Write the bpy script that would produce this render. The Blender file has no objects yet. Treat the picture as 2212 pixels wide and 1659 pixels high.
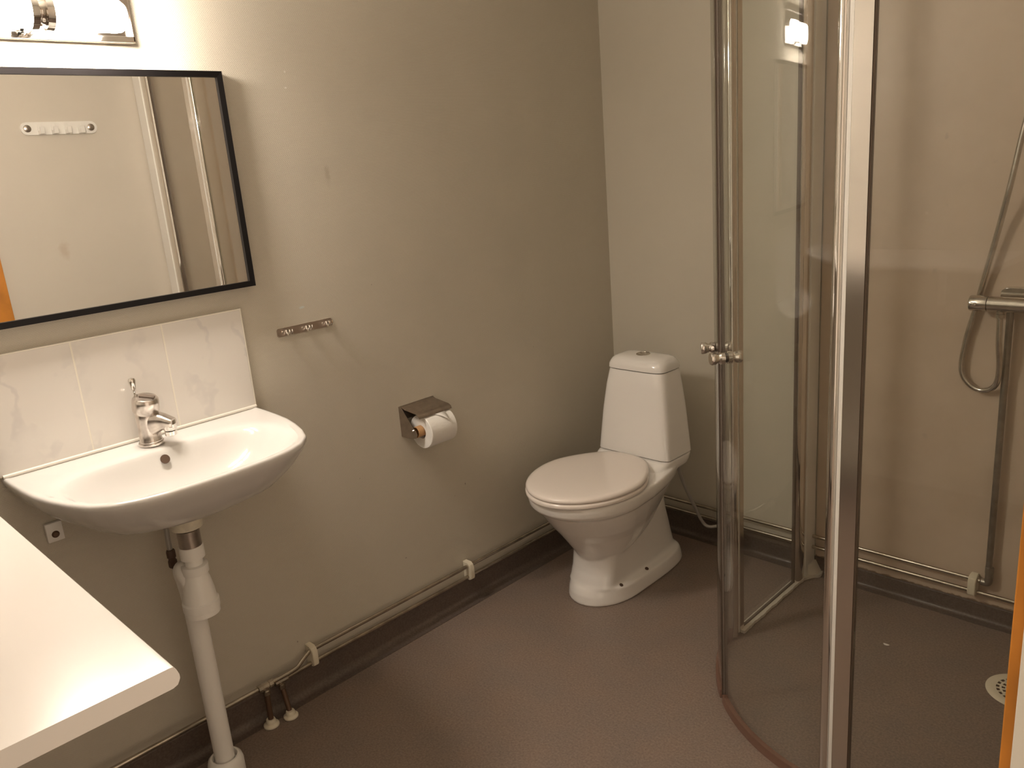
import bpy, bmesh, math, random
from mathutils import Vector, Matrix
from math import sin, cos, pi, radians, sqrt, atan2, exp

scene = bpy.context.scene
COL = scene.collection

# ------------------------------------------------------------------ camera
cam_d = bpy.data.cameras.new('camera')
cam_d.sensor_fit = 'HORIZONTAL'; cam_d.sensor_width = 36.0
cam_d.lens = 36.0 * 1756.18 / 2212.0
cam_d.clip_start = 0.02; cam_d.clip_end = 30
cam = bpy.data.objects.new('camera', cam_d); COL.objects.link(cam)
Rv = Vector((0.71322, 0.69667, -0.07726)); Uv = Vector((-0.13062, 0.24039, 0.96185)); Fv = Vector((-0.68866, 0.67592, -0.26245))
M = Matrix((Rv, Uv, -Fv)).transposed().to_4x4()
M.translation = Vector((1.91618, -2.44908, 1.42447))
cam.matrix_world = M
scene.camera = cam

# ------------------------------------------------------------------ world: the dim warm hallway light behind the camera
world = bpy.data.worlds.new('world'); scene.world = world
world.use_nodes = True
bg = world.node_tree.nodes['Background']
bg.inputs[0].default_value = (1.0, 0.80, 0.60, 1); bg.inputs[1].default_value = 0.36

# ------------------------------------------------------------------ exposure
scene.view_settings.view_transform = 'Standard'
scene.view_settings.look = 'None'
scene.view_settings.gamma = 1.0
scene.view_settings.use_curve_mapping = False
scene.view_settings.exposure = 1.66
LAMP_STRENGTH = 58.0
LAMP_COLOR = (1.0, 0.885, 0.765, 1)

# room dimensions (metres); corner behind the toilet is the origin
WX = 1.765      # right wall
YN = -2.60      # near wall
ZC = 2.40       # ceiling
DY0, DY1, DZ = -1.652, -2.52, 2.05   # doorway in the right wall

# ================================================================== materials
def nm(name):
    m = bpy.data.materials.new(name); m.use_nodes = True
    return m, m.node_tree.nodes, m.node_tree.links

def basic(name, col, rough=0.5, metal=0.0, spec=0.5, coat=0.0, noise=0.0, nscale=40.0, bump=0.0, bscale=200.0, bdist=0.0005):
    m, N, L = nm(name)
    b = N['Principled BSDF']
    b.inputs['Base Color'].default_value = (*col, 1)
    b.inputs['Roughness'].default_value = rough
    b.inputs['Metallic'].default_value = metal
    b.inputs['Specular IOR Level'].default_value = spec
    b.inputs['Coat Weight'].default_value = coat
    b.inputs['Coat Roughness'].default_value = 0.05
    g = N.new('ShaderNodeNewGeometry')
    if noise > 0:
        t = N.new('ShaderNodeTexNoise'); t.inputs['Scale'].default_value = nscale; t.inputs['Detail'].default_value = 4
        L.new(g.outputs['Position'], t.inputs['Vector'])
        r = N.new('ShaderNodeValToRGB')
        r.color_ramp.elements[0].position = 0.35; r.color_ramp.elements[1].position = 0.65
        r.color_ramp.elements[0].color = (*[c*(1-noise) for c in col], 1)
        r.color_ramp.elements[1].color = (*[min(1, c*(1+noise)) for c in col], 1)
        L.new(t.outputs['Fac'], r.inputs['Fac']); L.new(r.outputs['Color'], b.inputs['Base Color'])
    if bump > 0:
        t = N.new('ShaderNodeTexNoise'); t.inputs['Scale'].default_value = bscale; t.inputs['Detail'].default_value = 2
        L.new(g.outputs['Position'], t.inputs['Vector'])
        bp = N.new('ShaderNodeBump'); bp.inputs['Strength'].default_value = bump; bp.inputs['Distance'].default_value = bdist
        L.new(t.outputs['Fac'], bp.inputs['Height']); L.new(bp.outputs['Normal'], b.inputs['Normal'])
    return m

def spots(N, L, g, col_socket, pts):
    """small marks on the wall surface: list of (centre, radius, squash vector, colour, strength)"""
    for c, r, sq, dc, s in pts:
        sub = N.new('ShaderNodeVectorMath'); sub.operation = 'SUBTRACT'; sub.inputs[1].default_value = c
        L.new(g.outputs['Position'], sub.inputs[0])
        nt = N.new('ShaderNodeTexNoise'); nt.inputs['Scale'].default_value = 1.2/r; nt.inputs['Detail'].default_value = 3
        L.new(g.outputs['Position'], nt.inputs['Vector'])
        mu = N.new('ShaderNodeVectorMath'); mu.operation = 'MULTIPLY'; mu.inputs[1].default_value = sq
        L.new(sub.outputs[0], mu.inputs[0])
        ln = N.new('ShaderNodeVectorMath'); ln.operation = 'LENGTH'; L.new(mu.outputs[0], ln.inputs[0])
        ad = N.new('ShaderNodeMath'); ad.operation = 'MULTIPLY_ADD'; ad.inputs[1].default_value = r*1.4; 
        L.new(nt.outputs['Fac'], ad.inputs[0]); L.new(ln.outputs['Value'], ad.inputs[2])
        mr = N.new('ShaderNodeMapRange'); mr.inputs['From Min'].default_value = r*1.7; mr.inputs['From Max'].default_value = r*1.0
        mr.inputs['To Min'].default_value = 0; mr.inputs['To Max'].default_value = s
        L.new(ad.outputs[0], mr.inputs['Value'])
        mx = N.new('ShaderNodeMix'); mx.data_type = 'RGBA'
        L.new(mr.outputs['Result'], mx.inputs['Factor']); L.new(col_socket, mx.inputs['A']); mx.inputs['B'].default_value = (*dc, 1)
        col_socket = mx.outputs['Result']
    return col_socket

def wallpaper(name, col, axis, marks=(), strength=0.35):
    """painted woven glass-fibre wallpaper; axis = which axis runs along the wall"""
    m, N, L = nm(name)
    b = N['Principled BSDF']; b.inputs['Roughness'].default_value = 0.42; b.inputs['Specular IOR Level'].default_value = 0.35
    g = N.new('ShaderNodeNewGeometry')
    sp = N.new('ShaderNodeSeparateXYZ'); L.new(g.outputs['Position'], sp.inputs[0])
    cb = N.new('ShaderNodeCombineXYZ')
    L.new(sp.outputs[axis], cb.inputs['X']); L.new(sp.outputs['Z'], cb.inputs['Y'])
    nz = N.new('ShaderNodeTexNoise'); nz.inputs['Scale'].default_value = 120; nz.inputs['Detail'].default_value = 3
    L.new(g.outputs['Position'], nz.inputs['Vector'])
    mm = N.new('ShaderNodeVectorMath'); mm.operation = 'MULTIPLY_ADD'; mm.inputs[1].default_value = (0.0028, 0.0022, 0)
    L.new(nz.outputs['Color'], mm.inputs[0]); L.new(cb.outputs[0], mm.inputs[2])
    br = N.new('ShaderNodeTexBrick'); br.offset = 0.5
    br.inputs['Scale'].default_value = 1.0; br.inputs['Brick Width'].default_value = 0.0054; br.inputs['Row Height'].default_value = 0.0030
    br.inputs['Mortar Size'].default_value = 0.0009; br.inputs['Mortar Smooth'].default_value = 1.0
    L.new(mm.outputs[0], br.inputs['Vector'])
    inv = N.new('ShaderNodeMath'); inv.operation = 'SUBTRACT'; inv.inputs[0].default_value = 1.0; L.new(br.outputs['Fac'], inv.inputs[1])
    bp = N.new('ShaderNodeBump'); bp.inputs['Strength'].default_value = strength; bp.inputs['Distance'].default_value = 0.0006
    L.new(inv.outputs[0], bp.inputs['Height']); L.new(bp.outputs['Normal'], b.inputs['Normal'])
    n2 = N.new('ShaderNodeTexNoise'); n2.inputs['Scale'].default_value = 2.2; n2.inputs['Detail'].default_value = 5
    L.new(g.outputs['Position'], n2.inputs['Vector'])
    r = N.new('ShaderNodeValToRGB'); r.color_ramp.elements[0].position = 0.3; r.color_ramp.elements[1].position = 0.7
    r.color_ramp.elements[0].color = (*[c*0.965 for c in col], 1); r.color_ramp.elements[1].color = (*[c*1.02 for c in col], 1)
    L.new(n2.outputs['Fac'], r.inputs['Fac'])
    cs = spots(N, L, g, r.outputs['Color'], marks)
    L.new(cs, b.inputs['Base Color'])
    return m

DK = (0.18, 0.15, 0.11); LT = (0.9, 0.88, 0.84)
left_marks = [((0, -1.327, 1.096), .006, (1,.6,1.3), (0.62,0.68,0.66), .9), ((0, -1.278, 1.687), .003, (1,1,1), LT, .7), ((0, -1.282, 1.649), .004, (1,1,1.6), LT, .7),
              ((0, -1.193, 1.43), .016, (1,1.6,.5), (0.36,0.30,0.22), .35), ((0, -.821, .415), .0028, (1,1,.6), DK, .8), ((0, -1.092, .26), .003, (1,.7,1.5), DK, .8),
              ((0, -1.095, 1.12), .002, (1,1,1), DK, .6), ((0, -.45, .80), .002, (1,1,1), DK, .6), ((0, -.87, .39), .002, (1,1,1), DK, .6), ((0, -1.22, .57), .002, (1,1,1), DK, .6),
              ((0, -1.495, .17), .0022, (1,1,.6), DK, .8)]
WALLC = (0.60, 0.555, 0.465)
m_wall_l = wallpaper('wall paint woven left', WALLC, 'Y', left_marks, 0.6)
m_wall_b = wallpaper('wall paint woven back', WALLC, 'X', (), 0.10)
m_wall_r = wallpaper('wall paint woven right', (0.70, 0.645, 0.565), 'Y', [((WX, -1.35, 1.22), .03, (1,1.2,.7), (0.5,0.36,0.25), .35)], 0.12)
m_wall_f = wallpaper('wall paint woven front', (.55, .525, .475), 'X', (), 0.1)
m_ceil = basic('ceiling paint', (0.78, 0.75, 0.68), 0.8, bump=.2)

def wetpanel():
    m, N, L = nm('shower wall panel')
    b = N['Principled BSDF']; b.inputs['Roughness'].default_value = 0.38
    g = N.new('ShaderNodeNewGeometry')
    n = N.new('ShaderNodeTexNoise'); n.inputs['Scale'].default_value = 5; n.inputs['Detail'].default_value = 6; n.inputs['Roughness'].default_value = .6
    L.new(g.outputs['Position'], n.inputs['Vector'])
    r = N.new('ShaderNodeValToRGB'); r.color_ramp.elements[0].position = .32; r.color_ramp.elements[1].position = .68
    r.color_ramp.elements[0].color = (.60, .485, .375, 1); r.color_ramp.elements[1].color = (.655, .54, .43, 1)
    L.new(n.outputs['Fac'], r.inputs['Fac'])
    # dirt line along the bottom edge
    sp = N.new('ShaderNodeSeparateXYZ'); L.new(g.outputs['Position'], sp.inputs[0])
    n2 = N.new('ShaderNodeTexNoise'); n2.inputs['Scale'].default_value = 60; n2.inputs['Detail'].default_value = 4
    L.new(g.outputs['Position'], n2.inputs['Vector'])
    ma = N.new('ShaderNodeMath'); ma.operation = 'MULTIPLY_ADD'; ma.inputs[1].default_value = .016; L.new(n2.outputs['Fac'], ma.inputs[0]); L.new(sp.outputs['Z'], ma.inputs[2])
    mr = N.new('ShaderNodeMapRange'); mr.inputs['From Min'].default_value = .0725; mr.inputs['From Max'].default_value = .0690
    mr.inputs['To Min'].default_value = 0; mr.inputs['To Max'].default_value = .85
    L.new(ma.outputs[0], mr.inputs['Value'])
    mx = N.new('ShaderNodeMix'); mx.data_type = 'RGBA'; L.new(mr.outputs['Result'], mx.inputs['Factor']); L.new(r.outputs['Color'], mx.inputs['A'])
    mx.inputs['B'].default_value = (.16, .10, .06, 1)
    cs = spots(N, L, g, mx.outputs['Result'], [((1.16, -.01, 1.40), .012, (1.8,1,.8), (.38,.33,.27), .45), ((1.17, -.01, 1.22), .008, (1,1,1), (.40,.34,.3), .4),
        ((1.15, -.01, 1.04), .012, (1,1,1.2), (.42,.36,.3), .4), ((1.28, -.01, 1.33), .010, (1,1,1), (.45,.36,.3), .35), ((1.12,-.01,1.20), .010,(1,1,1.5),(.75,.66,.55),.5),
        ((1.15, -.01, .55), .012, (1,1,1), (.42,.34,.28), .4), ((1.10,-.01,.85), .010,(1,1,1.5),(.75,.66,.55),.4)])
    L.new(cs, b.inputs['Base Color'])
    return m
m_panel = wetpanel()

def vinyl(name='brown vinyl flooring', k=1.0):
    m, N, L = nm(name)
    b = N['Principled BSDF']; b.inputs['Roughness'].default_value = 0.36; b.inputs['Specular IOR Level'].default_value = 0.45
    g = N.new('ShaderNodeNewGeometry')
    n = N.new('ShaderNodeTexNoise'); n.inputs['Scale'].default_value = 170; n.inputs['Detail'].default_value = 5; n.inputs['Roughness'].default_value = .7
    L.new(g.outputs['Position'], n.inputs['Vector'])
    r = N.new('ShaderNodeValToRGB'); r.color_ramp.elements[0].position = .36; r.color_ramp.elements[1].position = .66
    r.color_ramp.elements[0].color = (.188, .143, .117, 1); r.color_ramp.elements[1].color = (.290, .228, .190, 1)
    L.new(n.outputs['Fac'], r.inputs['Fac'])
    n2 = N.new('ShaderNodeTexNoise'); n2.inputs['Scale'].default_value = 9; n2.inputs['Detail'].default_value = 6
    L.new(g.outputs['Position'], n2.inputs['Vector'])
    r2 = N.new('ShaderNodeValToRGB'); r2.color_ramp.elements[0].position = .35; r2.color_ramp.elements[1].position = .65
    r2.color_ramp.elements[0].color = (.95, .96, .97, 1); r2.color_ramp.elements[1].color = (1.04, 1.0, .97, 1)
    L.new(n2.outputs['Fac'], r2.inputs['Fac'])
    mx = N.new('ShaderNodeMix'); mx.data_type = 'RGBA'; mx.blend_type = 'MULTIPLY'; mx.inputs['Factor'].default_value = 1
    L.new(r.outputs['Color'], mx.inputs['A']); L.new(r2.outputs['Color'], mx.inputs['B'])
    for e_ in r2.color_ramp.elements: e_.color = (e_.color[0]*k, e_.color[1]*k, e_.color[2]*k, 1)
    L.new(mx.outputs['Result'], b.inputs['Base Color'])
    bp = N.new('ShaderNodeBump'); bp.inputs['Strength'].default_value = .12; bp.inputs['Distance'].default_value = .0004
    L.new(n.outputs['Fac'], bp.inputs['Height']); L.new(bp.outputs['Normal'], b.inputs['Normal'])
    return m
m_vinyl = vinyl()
m_skirt = vinyl('brown vinyl skirting with painted shade', .52)  # floor vinyl darkened: shade along the cove is put into the colour

def marble():
    m, N, L = nm('white marbled ceramic tile')
    b = N['Principled BSDF']; b.inputs['Roughness'].default_value = 0.12
    g = N.new('ShaderNodeNewGeometry')
    w = N.new('ShaderNodeTexWave'); w.wave_type = 'BANDS'; w.bands_direction = 'DIAGONAL'
    w.inputs['Scale'].default_value = 3.2; w.inputs['Distortion'].default_value = 7; w.inputs['Detail'].default_value = 4; w.inputs['Detail Scale'].default_value = 1.8; w.inputs['Detail Roughness'].default_value = .65
    mp = N.new('ShaderNodeMapping'); mp.inputs['Rotation'].default_value = (.75, 0, 0); mp.inputs['Location'].default_value = (3.1, .7, .2)
    L.new(g.outputs['Position'], mp.inputs['Vector']); L.new(mp.outputs[0], w.inputs['Vector'])
    r = N.new('ShaderNodeValToRGB'); e = r.color_ramp.elements
    e[0].position = 0.0; e[0].color = (.70, .67, .645, 1); e[1].position = .10; e[1].color = (.80, .765, .72, 1)
    L.new(w.outputs['Fac'], r.inputs['Fac'])
    n = N.new('ShaderNodeTexNoise'); n.inputs['Scale'].default_value = 9; n.inputs['Detail'].default_value = 2
    L.new(g.outputs['Position'], n.inputs['Vector'])
    rr = N.new('ShaderNodeValToRGB'); rr.color_ramp.elements[0].position = .42; rr.color_ramp.elements[1].position = .62
    rr.color_ramp.elements[0].color = (0,0,0,1)
    rr.color_ramp.elements[1].color = (.8,.8,.8,1)
    L.new(n.outputs['Fac'], rr.inputs['Fac'])
    mx = N.new('ShaderNodeMix'); mx.data_type = 'RGBA'; L.new(rr.outputs['Color'], mx.inputs['Factor'])
    mx.inputs['A'].default_value = (.80, .765, .72, 1); L.new(r.outputs['Color'], mx.inputs['B'])
    L.new(mx.outputs['Result'], b.inputs['Base Color'])
    return m
m_tile = marble()
m_grout = basic('pale grout', (.86, .82, .73), .6)

def glassmat(name, tint, k=1.0):
    """thin architectural glass: clear transmission plus Fresnel mirror reflection"""
    m, N, L = nm(name); N.remove(N['Principled BSDF'])
    tr = N.new('ShaderNodeBsdfTransparent'); tr.inputs[0].default_value = (*tint, 1)
    gl = N.new('ShaderNodeBsdfGlossy'); gl.inputs['Roughness'].default_value = 0.0
    lw = N.new('ShaderNodeLayerWeight'); lw.inputs['Blend'].default_value = .5
    p = N.new('ShaderNodeMath'); p.operation = 'POWER'; p.inputs[1].default_value = 5; L.new(lw.outputs['Facing'], p.inputs[0])
    a = N.new('ShaderNodeMath'); a.operation = 'MULTIPLY_ADD'; a.inputs[1].default_value = .96*k; a.inputs[2].default_value = .04*k
    L.new(p.outputs[0], a.inputs[0])
    mx = N.new('ShaderNodeMixShader'); L.new(a.outputs[0], mx.inputs[0]); L.new(tr.outputs[0], mx.inputs[1]); L.new(gl.outputs[0], mx.inputs[2])
    L.new(mx.outputs[0], N['Material Output'].inputs['Surface'])
    return m
m_glass = glassmat('clear shower glass', (.975, .985, .975))
m_seal = basic('translucent plastic seal', (.50, .43, .38), .3)
m_seal.node_tree.nodes['Principled BSDF'].inputs['Alpha'].default_value = .42
m_sweep = basic('brown tinted plastic sweep', (.30, .16, .11), .3)
m_sweep.node_tree.nodes['Principled BSDF'].inputs['Alpha'].default_value = .45
m_chrome = basic('polished chrome', (.80, .77, .73), .06, 1)
m_chrome_d = basic('worn chrome', (.62, .58, .53), .18, 1, noise=.1, nscale=30)
m_chrome_s = basic('limescaled chrome', (.66, .61, .57), .22, 1, noise=.18, nscale=45)
m_dullpipe = basic('dull plated pipe', (.50, .45, .38), .26, 1, noise=.15, nscale=25)
m_riser = basic('dull grey riser pipe', (.36, .33, .29), .38, .9, noise=.1)
m_alu = basic('brushed aluminium', (.78, .74, .69), .16, 1)
m_steelr = basic('satin steel rail', (.58, .50, .45), .30, 1)
m_steel = basic('brushed stainless steel', (.42, .37, .33), .30, 1, noise=.08, nscale=60)
m_steelp = basic('brown lacquered rim', (.035, .026, .022), .5, 0, .2)
m_platec = basic('polished nickel plate', (.50, .46, .42), .10, 1)
m_gask = basic('brown gasket', (.13, .095, .07), .5)
m_dark = basic('dark rubber', (.02, .017, .015), .6)
m_frame = basic('black painted frame', (.006, .005, .005), .42, 0, .2)
m_porc = basic('white glazed porcelain', (.68, .66, .63), .09, 0, .5, .3)
m_porct = basic('white toilet porcelain', (.86, .835, .80), .09, 0, .5, .3)
m_seat = basic('off-white plastic seat', (.86, .79, .73), .14)
m_plast = basic('white plastic', (.90, .88, .84), .3)
m_plast_c = basic('yellowed white plastic', (.74, .69, .56), .4, noise=.08, nscale=60)
m_clip = basic('cream plastic clip', (.78, .72, .58), .4)
m_top = basic('white laminate', (.80, .765, .73), .20)
m_paper = basic('toilet tissue', (.84, .82, .78), .95, bump=.4, bscale=350)
m_card = basic('brown cardboard', (.52, .30, .14), .85)
m_orange = basic('orange beech varnish', (.60, .235, .035), .4, noise=.12, nscale=14)
m_whitep = basic('white gloss paint', (.80, .76, .68), .4)
m_silic = basic('white silicone', (.74, .70, .62), .45)
m_shprof = basic('white lacquered profile', (.88, .86, .82), .3)
m_brass = basic('tarnished brown pipe', (.13, .075, .045), .5, .4)
m_hosegrey = basic('braided grey hose', (.42, .40, .37), .4, .5, bump=.6, bscale=900)
m_brown = basic('dark rusty hole', (.09, .05, .03), .6)
m_wall_out = basic('hallway paint', (.6, .55, .47), .8)

def emit(name, col, s):
    m, N, L = nm(name); N.remove(N['Principled BSDF'])
    e = N.new('ShaderNodeEmission'); e.inputs[0].default_value = col; e.inputs[1].default_value = s
    L.new(e.outputs[0], N['Material Output'].inputs['Surface']); return m
m_lamp = emit('lit opal glass', LAMP_COLOR, LAMP_STRENGTH)
def mirrormat():
    m, N, L = nm('silvered mirror'); N.remove(N['Principled BSDF'])
    gl = N.new('ShaderNodeBsdfGlossy'); gl.inputs['Roughness'].default_value = 0.0; gl.inputs[0].default_value = (.95, .95, .93, 1)
    L.new(gl.outputs[0], N['Material Output'].inputs['Surface']); return m
m_mirror = mirrormat()

# ================================================================== mesh helpers
def obj(name, bm, mat, parent=None, smooth=True, angle=35, label=None):
    bmesh.ops.recalc_face_normals(bm, faces=bm.faces[:])
    me = bpy.data.meshes.new(name); bm.to_mesh(me); bm.free()
    for m in (mat if isinstance(mat, (list, tuple)) else [mat]): me.materials.append(m)
    o = bpy.data.objects.new(name, me); COL.objects.link(o)
    if smooth:
        for p in me.polygons: p.use_smooth = True
        me.set_sharp_from_angle(angle=radians(angle))
    if parent is not None:
        o.parent = parent
        if parent.parent is None and parent.type == 'EMPTY':
            o.matrix_parent_inverse = Matrix.Translation(-parent.location)
        else:
            o.matrix_parent_inverse = Matrix.Identity(4)
    if label: o['label'] = label
    return o
def sub(name, bm, mat, part, **k):
    """sub-part: child of a part (a mesh whose own origin already sits at world zero)"""
    o = obj(name, bm, mat, None, **k); o.parent = part; o.matrix_parent_inverse = Matrix.Translation(Vector((0,0,0)))
    return o
def thing(name, label, cat, loc=(0,0,0), group=None):
    o = bpy.data.objects.new(name, None); COL.objects.link(o); o.location = loc; o.empty_display_size = .05
    o['label'] = label; o['category'] = cat
    if group: o['group'] = group
    return o
def tag(o, label, cat, group=None):
    o['label'] = label; o['category'] = cat
    if group: o['group'] = group
    return o
def struct(name, bm, m, smooth=False, parent=None):
    o = obj(name, bm, m, parent, smooth)
    if parent is None: o['kind'] = 'structure'
    return o

def add_box(bm, x0, x1, y0, y1, z0, z1, bev=0.0, seg=2):
    r = bmesh.ops.create_cube(bm, size=1.0)
    vs = r['verts']
    for v in vs:
        v.co = Vector(((x0+x1)/2 + v.co.x*(x1-x0), (y0+y1)/2 + v.co.y*(y1-y0), (z0+z1)/2 + v.co.z*(z1-z0)))
    if bev > 0:
        es = list({e for v in vs for e in v.link_edges})
        bmesh.ops.bevel(bm, geom=es, offset=bev, segments=seg, affect='EDGES', profile=.5)
    return bm
def box(*a, **k): return add_box(bmesh.new(), *a, **k)

def frame_of(d):
    d = d.normalized(); up = Vector((0,0,1)) if abs(d.z) < .9 else Vector((1,0,0))
    a = d.cross(up).normalized(); b = d.cross(a).normalized(); return a, b

def add_tube(bm, pts, r, n=14, cap=True, radii=None):
    pts = [Vector(p) for p in pts]
    rings = []; a = None
    for i, p in enumerate(pts):
        d = (pts[min(i+1, len(pts)-1)] - pts[max(i-1, 0)])
        if d.length < 1e-9: d = Vector((0,0,1))
        d.normalize()
        if a is None: a, b = frame_of(d)
        else:
            a = (a - d*a.dot(d)).normalized(); b = d.cross(a).normalized()
        rr = radii[i] if radii else r
        rings.append([bm.verts.new(p + a*rr*cos(2*pi*k/n) + b*rr*sin(2*pi*k/n)) for k in range(n)])
    for i in range(len(rings)-1):
        for k in range(n):
            bm.faces.new((rings[i][k], rings[i][(k+1) % n], rings[i+1][(k+1) % n], rings[i+1][k]))
    if cap: bm.faces.new(rings[0]); bm.faces.new(rings[-1])
    return bm
def tube(*a, **k): return add_tube(bmesh.new(), *a, **k)

def add_lathe(bm, prof, origin=(0,0,0), axis=(0,0,1), n=32):
    """prof: list of (radius, height) along axis"""
    o = Vector(origin); d = Vector(axis).normalized(); a, b = frame_of(d)
    rings = []
    for r, h in prof:
        if r < 1e-6: rings.append([bm.verts.new(o + d*h)])
        else: rings.append([bm.verts.new(o + d*h + a*r*cos(2*pi*k/n) + b*r*sin(2*pi*k/n)) for k in range(n)])
    for i in range(len(rings)-1):
        A, B = rings[i], rings[i+1]
        for k in range(n):
            k2 = (k+1) % n
            if len(A) == 1 and len(B) == 1: continue
            if len(A) == 1: bm.faces.new((A[0], B[k], B[k2]))
            elif len(B) == 1: bm.faces.new((A[k], A[k2], B[0]))
            else: bm.faces.new((A[k], A[k2], B[k2], B[k]))
    if len(rings[0]) > 1: bm.faces.new(rings[0])
    if len(rings[-1]) > 1: bm.faces.new(rings[-1])
    return bm
def lathe(*a, **k): return add_lathe(bmesh.new(), *a, **k)

def add_prism(bm, poly, axis, t0, t1):
    """poly: 2D outline in the two other axes; extruded along axis"""
    def mk(p, t):
        if axis == 'x': return Vector((t, p[0], p[1]))
        if axis == 'y': return Vector((p[0], t, p[1]))
        return Vector((p[0], p[1], t))
    A = [bm.verts.new(mk(p, t0)) for p in poly]; B = [bm.verts.new(mk(p, t1)) for p in poly]
    n = len(poly)
    for i in range(n): bm.faces.new((A[i], A[(i+1) % n], B[(i+1) % n], B[i]))
    bm.faces.new(A); bm.faces.new(B)
    return bm
def prism(*a, **k): return add_prism(bmesh.new(), *a, **k)

def loft(rings, cap0=True, cap1=True, bm=None):
    bm = bm or bmesh.new()
    R = [[bm.verts.new(Vector(p)) for p in ring] for ring in rings]
    n = len(R[0])
    for i in range(len(R)-1):
        for k in range(n):
            bm.faces.new((R[i][k], R[i][(k+1) % n], R[i+1][(k+1) % n], R[i+1][k]))
    if cap0: bm.faces.new(R[0])
    if cap1: bm.faces.new(R[-1])
    return bm

def catmull(P, sub=8, closed=False):
    P = [Vector(p) for p in P]; n = len(P); out = []
    rng = range(n if closed else n-1)
    for i in rng:
        p1, p2 = P[i], P[(i+1) % n]
        p0 = P[(i-1) % n] if closed or i > 0 else p1*2-p2
        p3 = P[(i+2) % n] if closed or i+2 < n else p2*2-p1
        for k in range(sub):
            t = k/sub
            out.append(0.5*((2*p1) + (p2-p0)*t + (2*p0-5*p1+4*p2-p3)*t*t + (3*p1-p0-3*p2+p3)*t**3))
    if not closed: out.append(P[-1])
    return out

def lerp(a, b, t): return a + (b-a)*t
def sstep(t): t = max(0, min(1, t)); return t*t*(3-2*t)
def interp(tab, x):
    if x <= tab[0][0]: return tab[0][1:]
    for a, b in zip(tab, tab[1:]):
        if x <= b[0]:
            t = (x-a[0])/(b[0]-a[0]); return tuple(lerp(a[i], b[i], t) for i in range(1, len(a)))
    return tab[-1][1:]

# ================================================================== room shell
T = .10
struct('floor', box(-T, 3.0, YN-T-.8, T, -.05, 0), m_vinyl)
struct('ceiling', box(-T, WX+T, YN-T, T, ZC, ZC+.05), m_ceil)
struct('wall_left', box(-T, 0, YN-T, T, 0, ZC), m_wall_l)
struct('wall_back', box(0, WX+T, 0, T, 0, ZC), m_wall_b)
struct('wall_front', box(0, WX+T, YN-T, YN, 0, ZC), m_wall_f)
bm = bmesh.new()
add_box(bm, WX, WX+T, DY0, 0, 0, ZC); add_box(bm, WX, WX+T, YN, DY1, 0, ZC); add_box(bm, WX, WX+T, DY1, DY0, DZ, ZC)
struct('wall_right', bm, m_wall_r)
# smooth wet-room panels inside the shower
struct('wall_shower_back', box(.826, WX, -.004, 0, .058, 2.12), m_panel)
struct('wall_shower_right', box(WX-.004, WX, -.925, -.004, .058, 2.12), m_panel)

# vinyl coved skirting
def cove(axis, a0, a1, sgn, base, h=.083, out=.024, th=.004):
    """profile from the floor curving up to height h; wall plane at base, room side = sgn"""
    pts = []
    r = out
    for k in range(9):
        t = k/8*pi/2
        pts.append((base + sgn*(th + r - r*sin(t)), th*0 + .0015 + r - r*cos(t)))
    pts = [(base + sgn*(th+r+.012), .0012)] + pts
    pts += [(base + sgn*th, h-.002), (base + sgn*(th-.002), h), (base, h), (base, 0), (base + sgn*(th+r+.012), 0)]
    return prism(pts, axis, a0, a1)
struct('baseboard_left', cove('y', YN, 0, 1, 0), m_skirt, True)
SX = .807
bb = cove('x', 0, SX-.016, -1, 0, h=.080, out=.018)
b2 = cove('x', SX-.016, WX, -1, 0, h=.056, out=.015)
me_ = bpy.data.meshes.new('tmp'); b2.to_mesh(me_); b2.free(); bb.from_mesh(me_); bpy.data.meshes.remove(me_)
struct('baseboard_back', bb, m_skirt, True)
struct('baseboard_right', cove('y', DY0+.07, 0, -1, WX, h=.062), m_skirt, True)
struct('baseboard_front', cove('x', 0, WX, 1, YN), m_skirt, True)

# doorway lining: orange casing inside, white painted jamb
bm = bmesh.new()
cx0 = WX-.012
add_box(bm, cx0, WX, DY0, DY0+.065, 0, DZ+.065, .0015)
add_box(bm, cx0, WX, DY1-.065, DY1, 0, DZ+.065, .0015)
add_box(bm, cx0, WX, DY1, DY0, DZ, DZ+.065, .0015)
struct('trim_1', bm, m_orange)
bm = bmesh.new()
add_box(bm, WX+.0005, WX+T+.012, DY0-.014, DY0, 0, DZ, .001)
add_box(bm, WX+.0005, WX+T+.012, DY1, DY1+.014, 0, DZ, .001)
add_box(bm, WX+.0005, WX+T+.012, DY1+.014, DY0-.014, DZ-.014, DZ, .001)
struct('trim_2', bm, m_whitep)

# ================================================================== wall lamp above the mirror
LY = -1.858; LZ = 1.772; LXc = .105
lamp = thing('wall_lamp', 'lit chrome wall lamp with two opal tubes above the framed mirror', 'lamp', (0, LY, 1.73))
PH = .208
bm = box(.0, .012, LY-PH, LY+PH, 1.735, 1.850, .001)
obj('back_plate', bm, m_platec, lamp, False)
bm = bmesh.new()
for z0, z1 in ((1.735, 1.7475), (1.840, 1.850)): add_box(bm, .0121, .030, LY-PH, LY+PH, z0, z1, .0008)
add_box(bm, .012, .030, LY+PH-.003, LY+PH, 1.738, 1.847); add_box(bm, .012, .030, LY-PH, LY-PH+.003, 1.738, 1.847)
obj('plate_rim', bm, m_chrome, lamp, False)
for s in (-1, 1):
    y0 = LY + s*.022; y1 = LY + s*.155
    prof = [(.022, 0), (.030, .004), (.032, .02), (.032, .118), (.030, .130), (.024, .138), (0, .140)]
    obj('glass_shade', lathe(prof, (LXc, y0, LZ), (0, s, 0), 40), m_lamp, lamp, label='glowing opal glass tube')
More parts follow.
